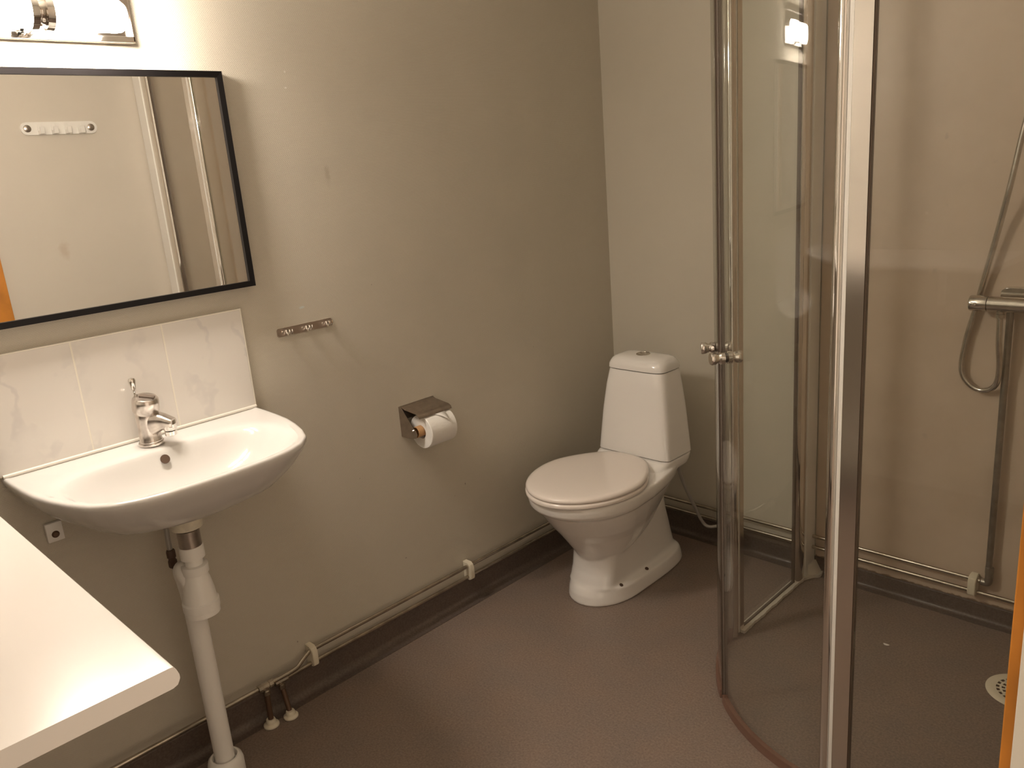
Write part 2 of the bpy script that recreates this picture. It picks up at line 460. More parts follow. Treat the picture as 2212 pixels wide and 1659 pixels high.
bm = lathe([(.026, -.020), (.035, -.020), (.034, -.007), (.026, -.005), (.021, .0), (.026, .005), (.034, .007), (.035, .020), (.026, .020)], (LXc, LY, LZ), (0, 1, 0), 40)
obj('clamp', bm, m_chrome, lamp)
bm = tube([(.012, LY, LZ-.0), (.075, LY, LZ)], .012)
add_tube(bm, [(.012, LY, 1.752), (.04, LY, 1.745), (.07, LY, 1.746), (.100, LY, 1.752)], .006)
add_box(bm, .012, .020, LY-.03, LY+.03, 1.741, 1.765, .003)
obj('bracket', bm, m_chrome, lamp)

# ================================================================== mirror
MY0, MY1, MZ0, MZ1 = -2.178, -1.460, 1.177, 1.682
mir = thing('wall_mirror', 'wide mirror with a thin black frame above the washbasin', 'mirror', (0, (MY0+MY1)/2, MZ0))
bm = bmesh.new(); f = .013; d = .024
outer = [(MY0, MZ0), (MY1, MZ0), (MY1, MZ1), (MY0, MZ1)]; inner = [(MY0+f, MZ0+f), (MY1-f, MZ0+f), (MY1-f, MZ1-f), (MY0+f, MZ1-f)]
V = {}
for nme, pl, x in (('ob', outer, .001), ('of', outer, d), ('if', inner, d-.002), ('ib', inner, .012)):
    V[nme] = [bm.verts.new((x, p[0], p[1])) for p in pl]
for i in range(4):
    j = (i+1) % 4
    for a, b in (('ob', 'of'), ('of', 'if'), ('if', 'ib')):
        bm.faces.new((V[a][i], V[a][j], V[b][j], V[b][i]))
bm.faces.new(V['ob'])
obj('frame', bm, m_frame, mir, False)
obj('mirror_glass', box(.0125, .0165, MY0+f, MY1-f, MZ0+f, MZ1-f), m_mirror, mir, False)

# ================================================================== tiled splashback
SB = thing('tile_splashback', 'row of white marbled tiles on the wall behind the washbasin', 'splashback', (0, -1.805, .87))
bm = bmesh.new()
for k in range(3):
    y1 = -1.505 - k*.2; add_box(bm, .0015, .0085, y1-.1985, y1-.0012, .872, 1.123, .0012)
obj('tiles', bm, m_tile, SB, False)
obj('grout', box(.0, .0082, -2.105, -1.5035, .871, 1.1255), m_grout, SB, False)

# ================================================================== washbasin
CY = -1.797; RZ = .868
half = [(0, .293), (.06, .2925), (.12, .290), (.18, .285), (.235, .274), (.29, .258), (.340, .236), (.375, .204), (.396, .162), (.408, .11), (.412, .05), (.413, 0)]
outl = [(x, CY+w) for x, w in half] + [(x, CY-w) for x, w in half[-2::-1]]
CX = .21
def ray_poly(poly, c, th):
    dx, dy = cos(th), sin(th); best = 0
    n = len(poly)
    for i in range(n):
        x1, y1 = poly[i][0]-c[0], poly[i][1]-c[1]; x2, y2 = poly[(i+1) % n][0]-c[0], poly[(i+1) % n][1]-c[1]
        ex, ey = x2-x1, y2-y1; den = dx*ey - dy*ex
        if abs(den) < 1e-12: continue
        t = (x1*ey - y1*ex)/den; u = (x1*dy - y1*dx)/den
        if t > 0 and -1e-9 <= u <= 1+1e-9: best = max(best, t)
    return best
NS = 144
ths = [2*pi*k/NS for k in range(NS)]
# make the corners at the wall exact
cor = [atan2(.293, -CX), atan2(-.293, -CX) + 2*pi]
for c_ in cor:
    i = min(range(NS), key=lambda q: abs(ths[q]-c_)); ths[i] = c_
def sup(th, ax, ay, n):
    c, s = abs(cos(th)), abs(sin(th)); return 1.0/(((c/ax)**n + (s/ay)**n)**(1/n))
outR = [ray_poly(outl, (CX, CY), t) for t in ths]
def ring_out(scale, z, inset=0.0, sx=1.0):
    ring = []
    for t, r in zip(ths, outR):
        rr = r*scale - inset
        x, y = CX + rr*cos(t)*sx, CY + rr*sin(t)
        if cos(t) < 0 and r*cos(t) < -CX + .002: x = 0.0005; 
        ring.append((max(.0005, x), y, z))
    return ring
BX = .238
def ring_in(ax, ay, n, z, cx=BX, lerpout=0.0, xb=.105):
    ring = []
    for i, t in enumerate(ths):
        # outline of the bowl around (cx, CY); flattened next to the tap
        r = sup(t, ax, ay, n); x, y = cx + r*cos(t), CY + r*sin(t)
        x = xb + .020*math.log1p(exp((x-xb)/.020)) + min(0, (x-xb))*.10
        if lerpout > 0:
            ox, oy = CX + outR[i]*cos(t), CY + outR[i]*sin(t)
            x = lerp(x, max(.004, ox), lerpout); y = lerp(y, oy, lerpout)
        ring.append((x, y, z))
    return ring
def ring_low(sx, sy, z, cx=.20, back=.0005):
    ring = []
    for t, r in zip(ths, outR):
        x, y = CX + r*cos(t), CY + r*sin(t)
        x = cx + (x-cx)*sx; y = CY + (y-CY)*sy
        ring.append((max(back, x), y, z))
    return ring
def ring_ell(ax, ay, z, cx=.2, n=2.0):
    return [(max(.0005, cx + sup(t, ax, ay, n)*cos(t)), CY + sup(t, ax, ay, n)*sin(t), z) for t in ths]
rings = [ring_ell(.045, .05, .7395), ring_ell(.085, .12, .7430, .2), ring_ell(.120, .170, .754, .19, 2.2), ring_low(.70, .72, .771, .17), ring_low(.79, .80, .788, .15), ring_low(.86, .865, .803, .12),
         ring_low(.915, .92, .818, .08), ring_low(.955, .957, .832, 0.0), ring_low(.984, .984, .846, 0), ring_low(.996, .996, .856, 0), ring_out(1, .862), ring_out(1, .866, .0015), ring_out(1, .8685, .004), ring_out(1, .8690, .009),
         ring_out(1, .8675, .018),
         ring_in(.158, .250, 2.8, .8662, lerpout=.22, xb=.084), ring_in(.156, .247, 2.8, .8648, lerpout=.10, xb=.089), ring_in(.154, .243, 2.8, .8622, xb=.094), ring_in(.150, .237, 2.75, .8585, xb=.098), ring_in(.145, .230, 2.7, .852, xb=.101),
         ring_in(.138, .220, 2.65, .841, xb=.105), ring_in(.128, .206, 2.6, .825, xb=.111), ring_in(.112, .182, 2.5, .803, xb=.122),
         ring_in(.088, .145, 2.3, .781, xb=.15), ring_in(.055, .090, 2.1, .768, xb=.17), ring_in(.024, .024, 2.0, .762, xb=.17), ring_in(.022, .022, 2, .745, xb=.17)]
sink = thing('washbasin', 'wide white porcelain washbasin mounted on the wall below the mirror', 'washbasin', (0, CY, .72))
basin = obj('basin', loft(rings), m_porc, sink, True, 85)
ov = lathe([(.0, .0), (.0085, .0), (.0085, .003), (.0125, .003), (.0115, .0015), (.0125, -.002)], (.1245, -1.797, .838), (.72, 0, .69), 24)
obj('overflow_ring', lathe([(.0, .0), (.0105, .0), (.0105, .002)], (.1215, -1.797, .842), (.85, 0, .52), 24), m_brown, sink, label='rusty round overflow hole')
ov.free()
obj('drain_ring', lathe([(0, .002), (.012, .002), (.020, .004), (.023, .002), (.023, 0)], (BX, CY, .7615)), m_chrome, sink)
for s in (-1, 1):
    bm = box(.0, .012, CY+s*.222-.017, CY+s*.222+.017, .698, .742, .002)
    br = obj('mounting_lug', bm, m_plast, sink)
    sub('screw', lathe([(.008, 0), (.008, .001), (.005, .004), (0, .0045)], (.012, CY+s*.222, .715), (1, 0, 0), 18), m_brass, br)
obj('silicone_bead', tube([(.0095, -2.088, .8710), (.0095, -1.505, .8710)], .0045, 10), m_silic, sink)

# ================================================================== basin mixer tap
TX, TY = .062, -1.797
tap = thing('mixer_tap', 'chrome single-lever mixer tap standing on the washbasin ledge', 'tap', (TX, TY, .868))
prof = [(.0275, 0), (.0280, .004), (.0270, .007), (.0250, .0075), (.0250, .010), (.0240, .012), (.0235, .03), (.0232, .05), (.0236, .060), (.0240, .072), (.0230, .076)]
body = lathe(prof, (TX, TY, .8675))
sd = Vector((.80, .60, 0)).normalized(); sp0 = Vector((TX, TY, .914))
sec = []
for t, w, h, zc in ((.0, .0215, .030, .002), (.018, .0200, .028, .002), (.028, .0185, .023, .005), (.040, .0172, .0180, .006), (.050, .0160, .0150, .004), (.060, .0150, .0120, .002), (.064, .0130, .0100, .002)):
    c = sp0 + sd*t + Vector((0, 0, zc)); side = Vector((-sd.y, sd.x, 0))
    sec.append([c + side*w*(abs(cos(a))**.7*(1 if cos(a) > 0 else -1)) + Vector((0, 0, 1))*h*(abs(sin(a))**.7*(1 if sin(a) > 0 else -1)) for a in [2*pi*k/24 for k in range(24)]])
loft(sec, bm=body)
obj('body', body, m_chrome_s, tap, True, 40)
tip = sp0 + sd*.052 + Vector((0, 0, -.003))
bm = lathe([(.0140, -.006), (.0152, -.004), (.0155, .012), (.0140, .016), (.008, .0175)], tip + Vector((0, 0, -.005)), (0, 0, 1), 12)
obj('spout_nose', bm, m_chrome, tap)
obj('aerator', lathe([(.0125, -.011), (.0135, -.010), (.0135, -.001), (.012, 0)], tip + Vector((0, 0, -.0125)), (0, 0, 1), 12), m_chrome, tap)
hp = [(.022, 0), (.0260, .002), (.0285, .007), (.0292, .012), (.0290, .028), (.0276, .0345), (.0245, .0385), (.0190, .0402), (.010, .0406), (0, .0406)]
hd = Vector((.27, .06, 1)).normalized()
head = lathe(hp, (TX, TY, .9425), hd, 40)
hh = obj('lever_head', head, m_chrome_s, tap)
bm = box(-.0165, .0165, -.0055, .0055, -.002, .0022, .0012)
ang = atan2(sd.y, sd.x) + pi/2
rot = Matrix.Translation(Vector((TX, TY, .9425)) + hd*.0402 + Vector((sd.x*.004, sd.y*.004, 0))) @ hd.to_track_quat('Z', 'Y').to_matrix().to_4x4() @ Matrix.Rotation(ang, 4, 'Z')
bm.transform(rot); sub('lever_recess', bm, m_gask, hh)
pk = lathe([(.0022, -.06), (.0022, 0), (.0048, .001), (.0052, .004), (.0082, .018), (.0084, .023), (.0065, .027), (0, .029)], (TX-.034, TY-.004, .992), (-.05, 0, 1), 20)
obj('pop_up_rod', pk, m_chrome, tap)

# ================================================================== trap and waste pipe
PX, PY = .20, -1.808
trap = thing('sink_trap', 'white plastic waste trap and pipe under the washbasin', 'drain pipe', (.165, -1.808, 0))
obj('waste_cup', lathe([(.030, -.018), (.034, -.016), (.036, .0), (.038, .015), (.034, .030)], (PX, PY, .718)), m_plast_c, trap, label='yellowed plastic waste cup')
obj('coupling', lathe([(.0245, -.05), (.0245, 0)], (PX, PY, .696)), m_steel, trap, label='grey metal coupling')
bm = lathe([(.020, -.030), (.0265, -.029), (.0265, -.002), (.025, 0)], (PX, PY, .657))
add_lathe(bm, [(.0195, -.10), (.0195, 0)], (PX, PY, .64))
obj('tailpiece', bm, m_plast, trap)
obj('trap_nut', lathe([(.022, -.022), (.0285, -.021), (.029, -.001), (.026, 0)], (PX, PY, .611)), m_plast, trap)
prof = [(.020, .120), (.023, .108), (.030, .085), (.0345, .060), (.0365, .036), (.0405, .033), (.0405, .014), (.0378, .0125), (.0390, .010), (.0390, .002), (.035, .0), (0, .0)]
obj('trap_bottle', lathe(prof, (PX, PY-.002, .488)), m_plast, trap)
bend = catmull([(PX, PY-.006, .535), (PX-.010, PY-.012, .575), (PX-.026, PY-.014, .592), (PX-.044, PY-.010, .580), (PX-.050, PY-.004, .545), (PX-.050, PY-.001, .48), (PX-.050, PY, .20), (PX-.050, PY, .02)], 6)
obj('waste_pipe', tube(bend, .0235, 24), m_plast, trap)
obj('floor_collar', lathe([(.043, 0), (.043, .055), (.040, .066), (.034, .072), (.030, .072), (.027, .066), (.027, .058)], (PX-.050, PY, .0)), m_plast, trap)

hose = thing('supply_hose', 'thin grey hose with a dark coupling hanging behind the white trap', 'hose', (.11, -1.82, .55))
obj('hose_tube', tube(catmull([(.10, -1.795, .735), (.105, -1.815, .70), (.11, -1.822, .66), (.112, -1.823, .62)], 6), .006, 12), m_hosegrey, hose)
bm = lathe([(.0085, 0), (.0105, .004), (.0105, .016), (.0085, .018), (.0085, .024), (.0105, .026), (.0105, .040), (.008, .044)], (.113, -1.823, .582), (0, 0, 1), 8)
obj('coupling', bm, m_brown, hose)
obj('lower_tube', tube([(.113, -1.823, .585), (.095, -1.800, .52), (.075, -1.782, .45), (.072, -1.782, .30), (.055, -1.775, .16), (.043, -1.772, .125)], .0055, 12), m_brass, hose)

# ================================================================== white worktop
CTX, CTY, CTZ, CTT = 1.209, -2.222, 1.0, .0215
prof = [(YN+.002, CTZ-CTT), (CTY-.004, CTZ-CTT), (CTY+.001, CTZ-CTT+.0018), (CTY+.004, CTZ-CTT+.007), (CTY+.0040, CTZ-.010), (CTY+.002, CTZ-.0035), (CTY, CTZ-.0006), (CTY-.004, CTZ), (YN+.002, CTZ)]
bm = prism(prof, 'x', .002, CTX)
wt = thing('worktop', 'white laminate worktop in the lower left corner beside the washbasin', 'worktop', (CTX/2, -2.4, CTZ-CTT))
obj('board', bm, m_top, wt)
for x in (.35, .95):
    bm = box(x-.012, x+.012, YN, YN+.012, .80, .9785, .001); add_box(bm, x-.012, x+.012, YN, YN+.20, .966, .9785, .001)
    obj('bracket', bm, m_plast, wt)

# ================================================================== hook rail on the left wall
hr = thing('hook_rail', 'small steel rail with three hooks on the wall right of the mirror', 'hook rail', (0, -1.327, 1.03))
bm = box(.0, .0025, -1.411, -1.242, 1.0305, 1.0525)
es = [e for e in bm.edges if abs(e.verts[0].co.y-e.verts[1].co.y) < 1e-6 and abs(e.verts[0].co.z-e.verts[1].co.z) < 1e-6]
bmesh.ops.bevel(bm, geom=es, offset=.003, segments=3, affect='EDGES')
obj('plate', bm, m_steelr, hr)
for y in (-1.385, -1.325, -1.262):
    bm = tube(catmull([(.003, y, 1.046), (.006, y, 1.038), (.014, y, 1.034), (.020, y, 1.040), (.021, y, 1.049)], 5), .0026, 8)
    add_tube(bm, catmull([(.003, y+.008, 1.046), (.006, y+.008, 1.038), (.014, y+.008, 1.034), (.020, y+.008, 1.040), (.021, y+.008, 1.049)], 5), .0022, 8)
    add_lathe(bm, [(.003, 0), (.003, .001), (.001, .002)], (.0025, y-.010, 1.043), (1, 0, 0), 10)
    obj('hook', bm, m_chrome, hr)

# ================================================================== toilet paper holder + roll
hy0, hy1, hz0, hz1 = -1.052, -.920, .650, .744
ph = thing('paper_holder', 'brushed steel toilet paper holder with a lid on the left wall', 'paper holder', (0, -.985, .65))
bm = box(0, .0018, hy0, hy1, .70, hz1)
add_prism(bm, [(.0, hz0), (.0, hz1), (.012, hz1-.001), (.070, hz0+.030), (.076, hz0+.018), (.070, hz0+.006), (.04, hz0), ], 'y', hy0-.0015, hy0)
obj('side_plate', bm, m_steel, ph, False)
lidpts = [(.002, hz1), (.016, hz1-.006), (.050, hz1-.010), (.076, hz1-.013), (.085, hz1-.018), (.089, hz1-.025)]
lid = [(x, z+.0009) for x, z in lidpts] + [(x, z-.0009) for x, z in lidpts[::-1]]
obj('lid', prism(lid, 'y', hy0+.003, hy1), m_steel, ph, True, 50)
obj('hinge', tube([(.004, hy0, hz1-.0015), (.004, hy1, hz1-.0015)], .0028, 10), m_steel, ph)
obj('spindle', tube([(.060, hy0-.004, .678), (.060, hy1-.006, .678)], .0032, 10), m_chrome, ph)
RX, RZr, RR = .063, .668, .052
roll = thing('toilet_roll', 'white toilet paper roll hanging in the steel holder', 'toilet roll', (RX, -.97, RZr-RR))
n = 64; r0 = .021
bm = bmesh.new()
ry0, ry1 = -1.026, -.926
def circ(r, y, n=64): return [(RX + r*cos(2*pi*k/n), y, RZr + r*sin(2*pi*k/n)) for k in range(n)]
Rg = [circ(r0, ry0), circ(RR-.0015, ry0), circ(RR, ry0+.002), circ(RR, ry1-.002), circ(RR-.0015, ry1), circ(r0, ry1)]
loft(Rg+[Rg[0]], False, False, bm=bm); bmesh.ops.remove_doubles(bm, verts=bm.verts[:], dist=1e-6)
obj('paper', bm, m_paper, roll)
bm = bmesh.new()
def circ2(r, y, n=64): return [(RX-.0015 + r*cos(2*pi*k/n), y, RZr+.0035 + r*sin(2*pi*k/n)) for k in range(n)]
Rg = [circ2(.0168, ry0-.020), circ2(.0168, ry1), circ2(.0155, ry1), circ2(.0155, ry0-.020)]
loft(Rg+[Rg[0]], False, False, bm=bm); bmesh.ops.remove_doubles(bm, verts=bm.verts[:], dist=1e-7)
obj('core', bm, m_card, roll, label='brown cardboard core')
# folded triangular sheet end lying on the roll
bm = bmesh.new()
def onroll(a, y, off=.0012): return Vector((RX + (RR+off)*cos(a), y, RZr + (RR+off)*sin(a)))
NN = 12; vs = []
for i in range(NN+1):     # a triangular tip pointing down, lifted slightly off the roll
    t = i/NN; a = lerp(radians(88), radians(30), t)
    ya = lerp(ry0+.020, -.962, t); yb = lerp(ry1-.012, -.9615, t)
    off = .001 + .013*t*t
    vs.append((bm.verts.new(onroll(a, ya, off)), bm.verts.new(onroll(a, max(yb, ya+.0005), off))))
for i in range(NN): bm.faces.new((vs[i][0], vs[i][1], vs[i+1][1], vs[i+1][0]))
o = obj('folded_sheet', bm, m_paper, roll); md = o.modifiers.new('t', 'SOLIDIFY'); md.thickness = .0008

# ================================================================== toilet
TCX = .318
toi = thing('toilet', 'white close-coupled toilet with closed lid in the corner', 'toilet', (TCX, -.45, 0))
NT = 96
def egg(z, yf, yb, hw, hb, yc=None, nf=2.1, xc=TCX, nb=4.2):
    """egg outline: front ellipse, squarer rear"""
    yc = yc if yc is not None else lerp(yf, yb, .45)
    ring = []
    for k in range(NT):
        t = 2*pi*k/NT; c, s = cos(t), sin(t)
        if s <= 0:
            x = hw*(abs(c)**(2/nf))*(1 if c >= 0 else -1); y = yc + (yf-yc)*abs(s)**(2/nf)
        else:
            u = abs(s)**(2/nb); w = lerp(hw, hb, sstep(u*1.0)); x = w*(abs(c)**(2/nb))*(1 if c >= 0 else -1); y = yc + (yb-yc)*u
        ring.append((xc + x, y, z))
    return ring
# pedestal with swelling bowl
sec = [  # plinth: z, y front, y back, half width, half width back, y widest
    (.000, -.650, -.148, .117, .116, -.48), (.006, -.652, -.147, .119, .118, -.48), (.030, -.648, -.152, .116, .116, -.48), (.044, -.641, -.156, .113, .1135, -.49),
    (.050, -.637, -.158, .111, .1115, -.50), (.056, -.631, -.161, .091, .092, -.57), (.066, -.625, -.164, .087, .085, -.57), (.10, -.612, -.173, .086, .082, -.56), (.15, -.603, -.187, .087, .081, -.55),
    (.20, -.600, -.204, .092, .081, -.54), (.26, -.600, -.217, .092, .083, -.54), (.34, -.600, -.229, .095, .092, -.54), (.38, -.600, -.205, .10, .12, -.54)]
bowl = loft([egg(*s) for s in sec])
sec = [  # swelling bowl with its rim band
    (.118, -.590, -.47, .050, .044, -.53), (.132, -.600, -.435, .070, .060, -.53), (.150, -.608, -.400, .083, .070, -.52), (.175, -.624, -.358, .098, .080, -.52), (.205, -.646, -.318, .114, .088, -.51), (.240, -.672, -.280, .130, .098, -.51),
    (.275, -.699, -.250, .148, .108, -.53), (.310, -.724, -.228, .161, .120, -.54), (.338, -.743, -.208, .169, .132, -.55), (.348, -.748, -.202, .171, .136, -.55), (.353, -.757, -.198, .177, .139, -.55), (.358, -.768, -.194, .183, .141, -.55), (.368, -.776, -.188, .187, .143, -.55),
    (.386, -.780, -.178, .1885, .146, -.55), (.398, -.779, -.172, .187, .147, -.55), (.402, -.772, -.170, .182, .146, -.55)]
loft([egg(*s) for s in sec], bm=bowl)
# deck under the cistern
dk = []
for z, yf, yb, hw in ((.385, -.395, -.172, .140), (.402, -.392, -.168, .146), (.418, -.362, -.166, .148), (.424, -.352, -.166, .147), (.4245, -.346, -.17, .143)):
    dk.append([(TCX + (hw if c >= 0 else -hw)*abs(c)**.35, (yf+yb)/2 + (yb-yf)/2*(1 if s >= 0 else -1)*abs(s)**.35, z) for c, s in [(cos(2*pi*k/64), sin(2*pi*k/64)) for k in range(64)]])
loft(dk, bm=bowl)
bo = obj('bowl', bowl, m_porct, toi, True, 50)
rm = bo.modifiers.new('remesh', 'REMESH'); rm.mode = 'VOXEL'; rm.voxel_size = .0032; rm.use_smooth_shade = True
sm = bo.modifiers.new('smooth', 'SMOOTH'); sm.factor = .5; sm.iterations = 7
# fixing screw caps low on the right flank
for y, x in ((-.545, .4135), (-.405, .4165)):
    sub('screw', lathe([(.0065, -.02), (.0065, .001), (.004, .003), (0, .0032)], (x, y, .0555), (.5, 0, 1), 16), m_brown, bo)
# seat and lid
def seatring(z, g=0.0, hw=.189, yf=-.795, yb=-.3425, hb=.140):
    return egg(z, yf+g, yb-g, hw-g, hb-g, -.56, 2.0, TCX, 2.6)
obj('seat', loft([seatring(.4035, .006), seatring(.406, .001), seatring(.412), seatring(.417, .002), seatring(.4185, .006)]), m_seat, toi, True, 50)
rings = [seatring(.4195, .007, hw=.187, yf=-.793), seatring(.4215, .002, hw=.187, yf=-.793), seatring(.427, .0, hw=.187, yf=-.793), seatring(.433, .003, hw=.187, yf=-.793)]
for g, dz in ((.010, .0365), (.022, .0382), (.045, .0395), (.08, .0405), (.115, .0408)):
    rings.append(seatring(.400+dz, g, hw=.187, yf=-.793))
obj('lid', loft(rings), m_seat, toi, True, 50)
for s in (-1, 1):
    obj('hinge', lathe([(.006, -.014), (.008, -.012), (.008, .012), (.006, .014)], (TCX+s*.075, -.352, .412), (1, 0, 0), 20), m_seat, toi)
# cistern: tapered box with a rounded front-right look
def tank(z, hw, yf, yb, n=7.0, g=0.0, hwb=None):
    ring = []; cy = (yf+yb)/2; hy = (yb-yf)/2
    for k in range(NT):
        t = 2*pi*k/NT; c, s = cos(t), sin(t)
        e = 2/n
        y = hy*abs(s)**e*(1 if s >= 0 else -1)
        w = hw
        if hwb is not None: w = lerp(hw, hwb, (y/hy+1)/2)
        x = w*abs(c)**e*(1 if c >= 0 else -1)
        ring.append((TCX + x*(1-g/hw), cy + y*(1-g/hy), z))
    return ring
obj('cistern', loft([tank(.4255, .144, -.336, -.178, 9, .004), tank(.4285, .1475, -.338, -.176, 9), tank(.50, .1415, -.334, -.175, 7.5), tank(.58, .134, -.328, -.175, 6.5), tank(.66, .123, -.320, -.175, 5.8),
                     tank(.712, .114, -.312, -.175, 5), tank(.7165, .113, -.311, -.176, 5, .001)]), m_porct, toi, True, 50)
tl = [tank(.7185, .113, -.312, -.176, 5, .003), tank(.7205, .1155, -.3135, -.174, 5), tank(.733, .1145, -.3125, -.174, 5)]
for z, g in ((.743, .0035), (.751, .009), (.757, .017), (.7605, .027), (.7625, .040), (.763, .060)):
    tl.append(tank(z, .1145, -.3125, -.174, 4.4, g))
obj('cistern_lid', loft(tl), m_porct, toi, True, 60)
fb = lathe([(.024, 0), (.024, .003), (.0215, .0045), (.0205, .0030), (.012, .0034), (0, .0034)], (TCX, -.246, .7620), (0, 0, 1), 32)
for v in fb.verts: v.co.x = TCX + (v.co.x-TCX)*1.0
fbo = obj('flush_button', fb, m_chrome_d, toi)
sub('button_ridge', box(TCX-.012, TCX+.012, -.245, -.241, .7640, .7672, .0006), m_chrome, fbo)

tv = thing('toilet_supply', 'angle valve and grey water hose behind the right side of the toilet', 'water hose', (.37, -.10, .10))
obj('valve', lathe([(.006, -.010), (.009, -.008), (.009, .0), (.0115, .002), (.0115, .018), (.009, .020), (.009, .034), (.006, .036)], (.404, -.185, .372), (0, 0, 1), 8), m_brown, tv)
obj('valve_arm', tube([(.404, -.185, .405), (.404, -.185, .420), (.396, -.19, .432)], .007, 12), m_chrome_d, tv)
obj('hose_tube', tube(catmull([(.404, -.185, .366), (.407, -.178, .33), (.412, -.150, .26), (.425, -.115, .18), (.437, -.095, .125), (.452, -.085, .100), (.475, -.075, .098), (.50, -.05, .105), (.515, -.024, .118)], 6), .0062, 12), m_hosegrey, tv)

# ================================================================== surface pipes
pr_ = .0062
gp = None
# left wall, upper: straight, jog in front of the lower one, tee to a floor stub
up = thing('water_pipe', 'upper of two water pipes low along the left wall below the paper holder', 'pipe', (.02, -1.2, .139))
path = [(.022, -.016, .139), (.022, -1.44, .139)] + catmull([(.022, -1.455, .139), (.023, -1.475, .138), (.032, -1.505, .130), (.040, -1.530, .122), (.042, -1.56, .120)], 5) + [(.042, -1.80, .120), (.042, YN+.01, .120)]
obj('pipe', tube(path, pr_, 14), m_dullpipe, up)
bm = lathe([(.0085, -.022), (.0105, -.021), (.0105, -.010), (.0085, -.009), (.0085, .009), (.0105, .010), (.0105, .021), (.0085, .022)], (.042, -1.628, .120), (0, 1, 0), 8)
add_lathe(bm, [(.0085, -.028), (.0105, -.026), (.0105, -.014), (.0075, -.012), (.0075, 0)], (.042, -1.628, .120), (0, 0, 1), 10)
obj('tee_fitting', bm, m_dullpipe, up)
obj('floor_stub', tube([(.043, -1.628, .095), (.047, -1.631, .015)], .0075, 14), m_brass, up, label='brown stub pipe into the floor')
obj('floor_rosette', lathe([(.021, 0), (.021, .004), (.017, .007), (.013, .008), (.013, .016), (.0115, .020), (.0085, .020)], (.047, -1.632, .0015)), m_clip, up, label='cream floor rosette')
lo = thing('water_pipe', 'lower of two water pipes on the left wall, touching the vinyl skirting', 'pipe', (.02, -1.2, .1))
obj('pipe', tube([(.020, -.016, .100), (.020, -1.44, .100), (.024, -1.50, .100), (.026, -1.575, .100)], pr_, 14), m_dullpipe, lo)
bm = lathe([(.0085, -.020), (.0100, -.019), (.0100, .019), (.0085, .020)], (.026, -1.575, .101), (0, 1, 0), 8)
add_lathe(bm, [(.0080, -.026), (.0100, -.024), (.0100, -.012), (.0075, -.01), (.0075, 0)], (.026, -1.575, .101), (0, 0, 1), 10)
obj('tee_fitting', bm, m_dullpipe, lo)
obj('floor_stub', tube([(.030, -1.575, .075), (.055, -1.578, .012)], .0072, 14), m_brass, lo, label='brown stub pipe into the floor')
obj('floor_rosette', lathe([(.020, 0), (.020, .004), (.016, .007), (.013, .008), (.013, .015), (.011, .019), (.0085, .019)], (.057, -1.578, .0015)), m_clip, lo, label='cream floor rosette')
tag(obj('water_pipe', tube([(.015, -.022, .139), (1.300, -.022, .139), (1.330, -.024, .139)], pr_, 14), m_dullpipe), 'upper of two water pipes on the back wall, ending at the shower riser', 'pipe')
tag(obj('water_pipe', tube([(.015, -.022, .100), (WX-.015, -.022, .100)], pr_, 14), m_dullpipe), 'lower of two water pipes on the back wall, running right across the shower', 'pipe')

def clip(along, c, out, label):
    """cream two-pipe clip; c = centre on the wall, out = direction into the room"""
    bm = bmesh.new()
    pts = [(0, -.030), (.026, -.030), (.036, -.024), (.038, -.016), (.038, .018), (.034, .028), (.024, .034), (0, .034)]
    if along == 'y': add_prism(bm, [(c[0]+out*a, c[2]+b) for a, b in pts], 'y', c[1]-.0085, c[1]+.0085)
    else: add_prism(bm, [(c[1]+out*a, c[2]+b) for a, b in pts], 'x', c[0]-.0105, c[0]+.0105)
    bmesh.ops.bevel(bm, geom=bm.edges[:], offset=.0015, segments=2, affect='EDGES')
    o = obj('pipe_clip', bm, m_clip); tag(o, label, 'pipe clip', 'cream pipe clips'); return o
clip('y', (0, -.858, .119), 1, 'cream plastic pipe clip on the left wall nearest the toilet')
clip('y', (0, -1.467, .119), 1, 'cream plastic pipe clip on the left wall beside the floor rosettes')
clip('x', (1.312, -.004, .119), -1, 'cream plastic pipe clip on the shower wall by the riser pipe')

# ================================================================== shower enclosure (quadrant, two curved doors)
SX, SY = .807, -.935          # fixed panel planes
AX, AY = 1.281, -.455         # centre of the curved doors
RAD = .480; ZT = 1.93; GZ = .012; gt = .003
sh = thing('shower_enclosure', 'quadrant shower enclosure with curved clear glass doors and chrome posts', 'shower enclosure', (1.3, -.45, 0))
def arcpts(a0, a1, r, n=28): return [(AX + r*cos(lerp(a0, a1, i/n)), AY + r*sin(lerp(a0, a1, i/n))) for i in range(n+1)]
def arcwall(a0, a1, r0, r1, z0, z1, n=28):
    return prism(arcpts(a0, a1, r0, n) + arcpts(a1, a0, r1, n), 'z', z0, z1)
# fixed panels
obj('fixed_panel', box(SX-gt, SX+gt, AY-.012, -.085, GZ, ZT), m_glass, sh, False, label='clear fixed glass pane')
obj('fixed_panel', box(1.3278, WX-.085, SY-gt, SY+gt, GZ, ZT), m_glass, sh, False, label='clear fixed glass pane')
# wall profiles: white channel at the wall, chrome half-round cover along the glass
def profile_pts(L, w, h):
    pts = []
    for k in range(9):
        a = pi*k/8; pts.append((L - w/2 + w/2*cos(a), h*sin(a)**.6 if 0 < k < 8 else 0))
    return pts
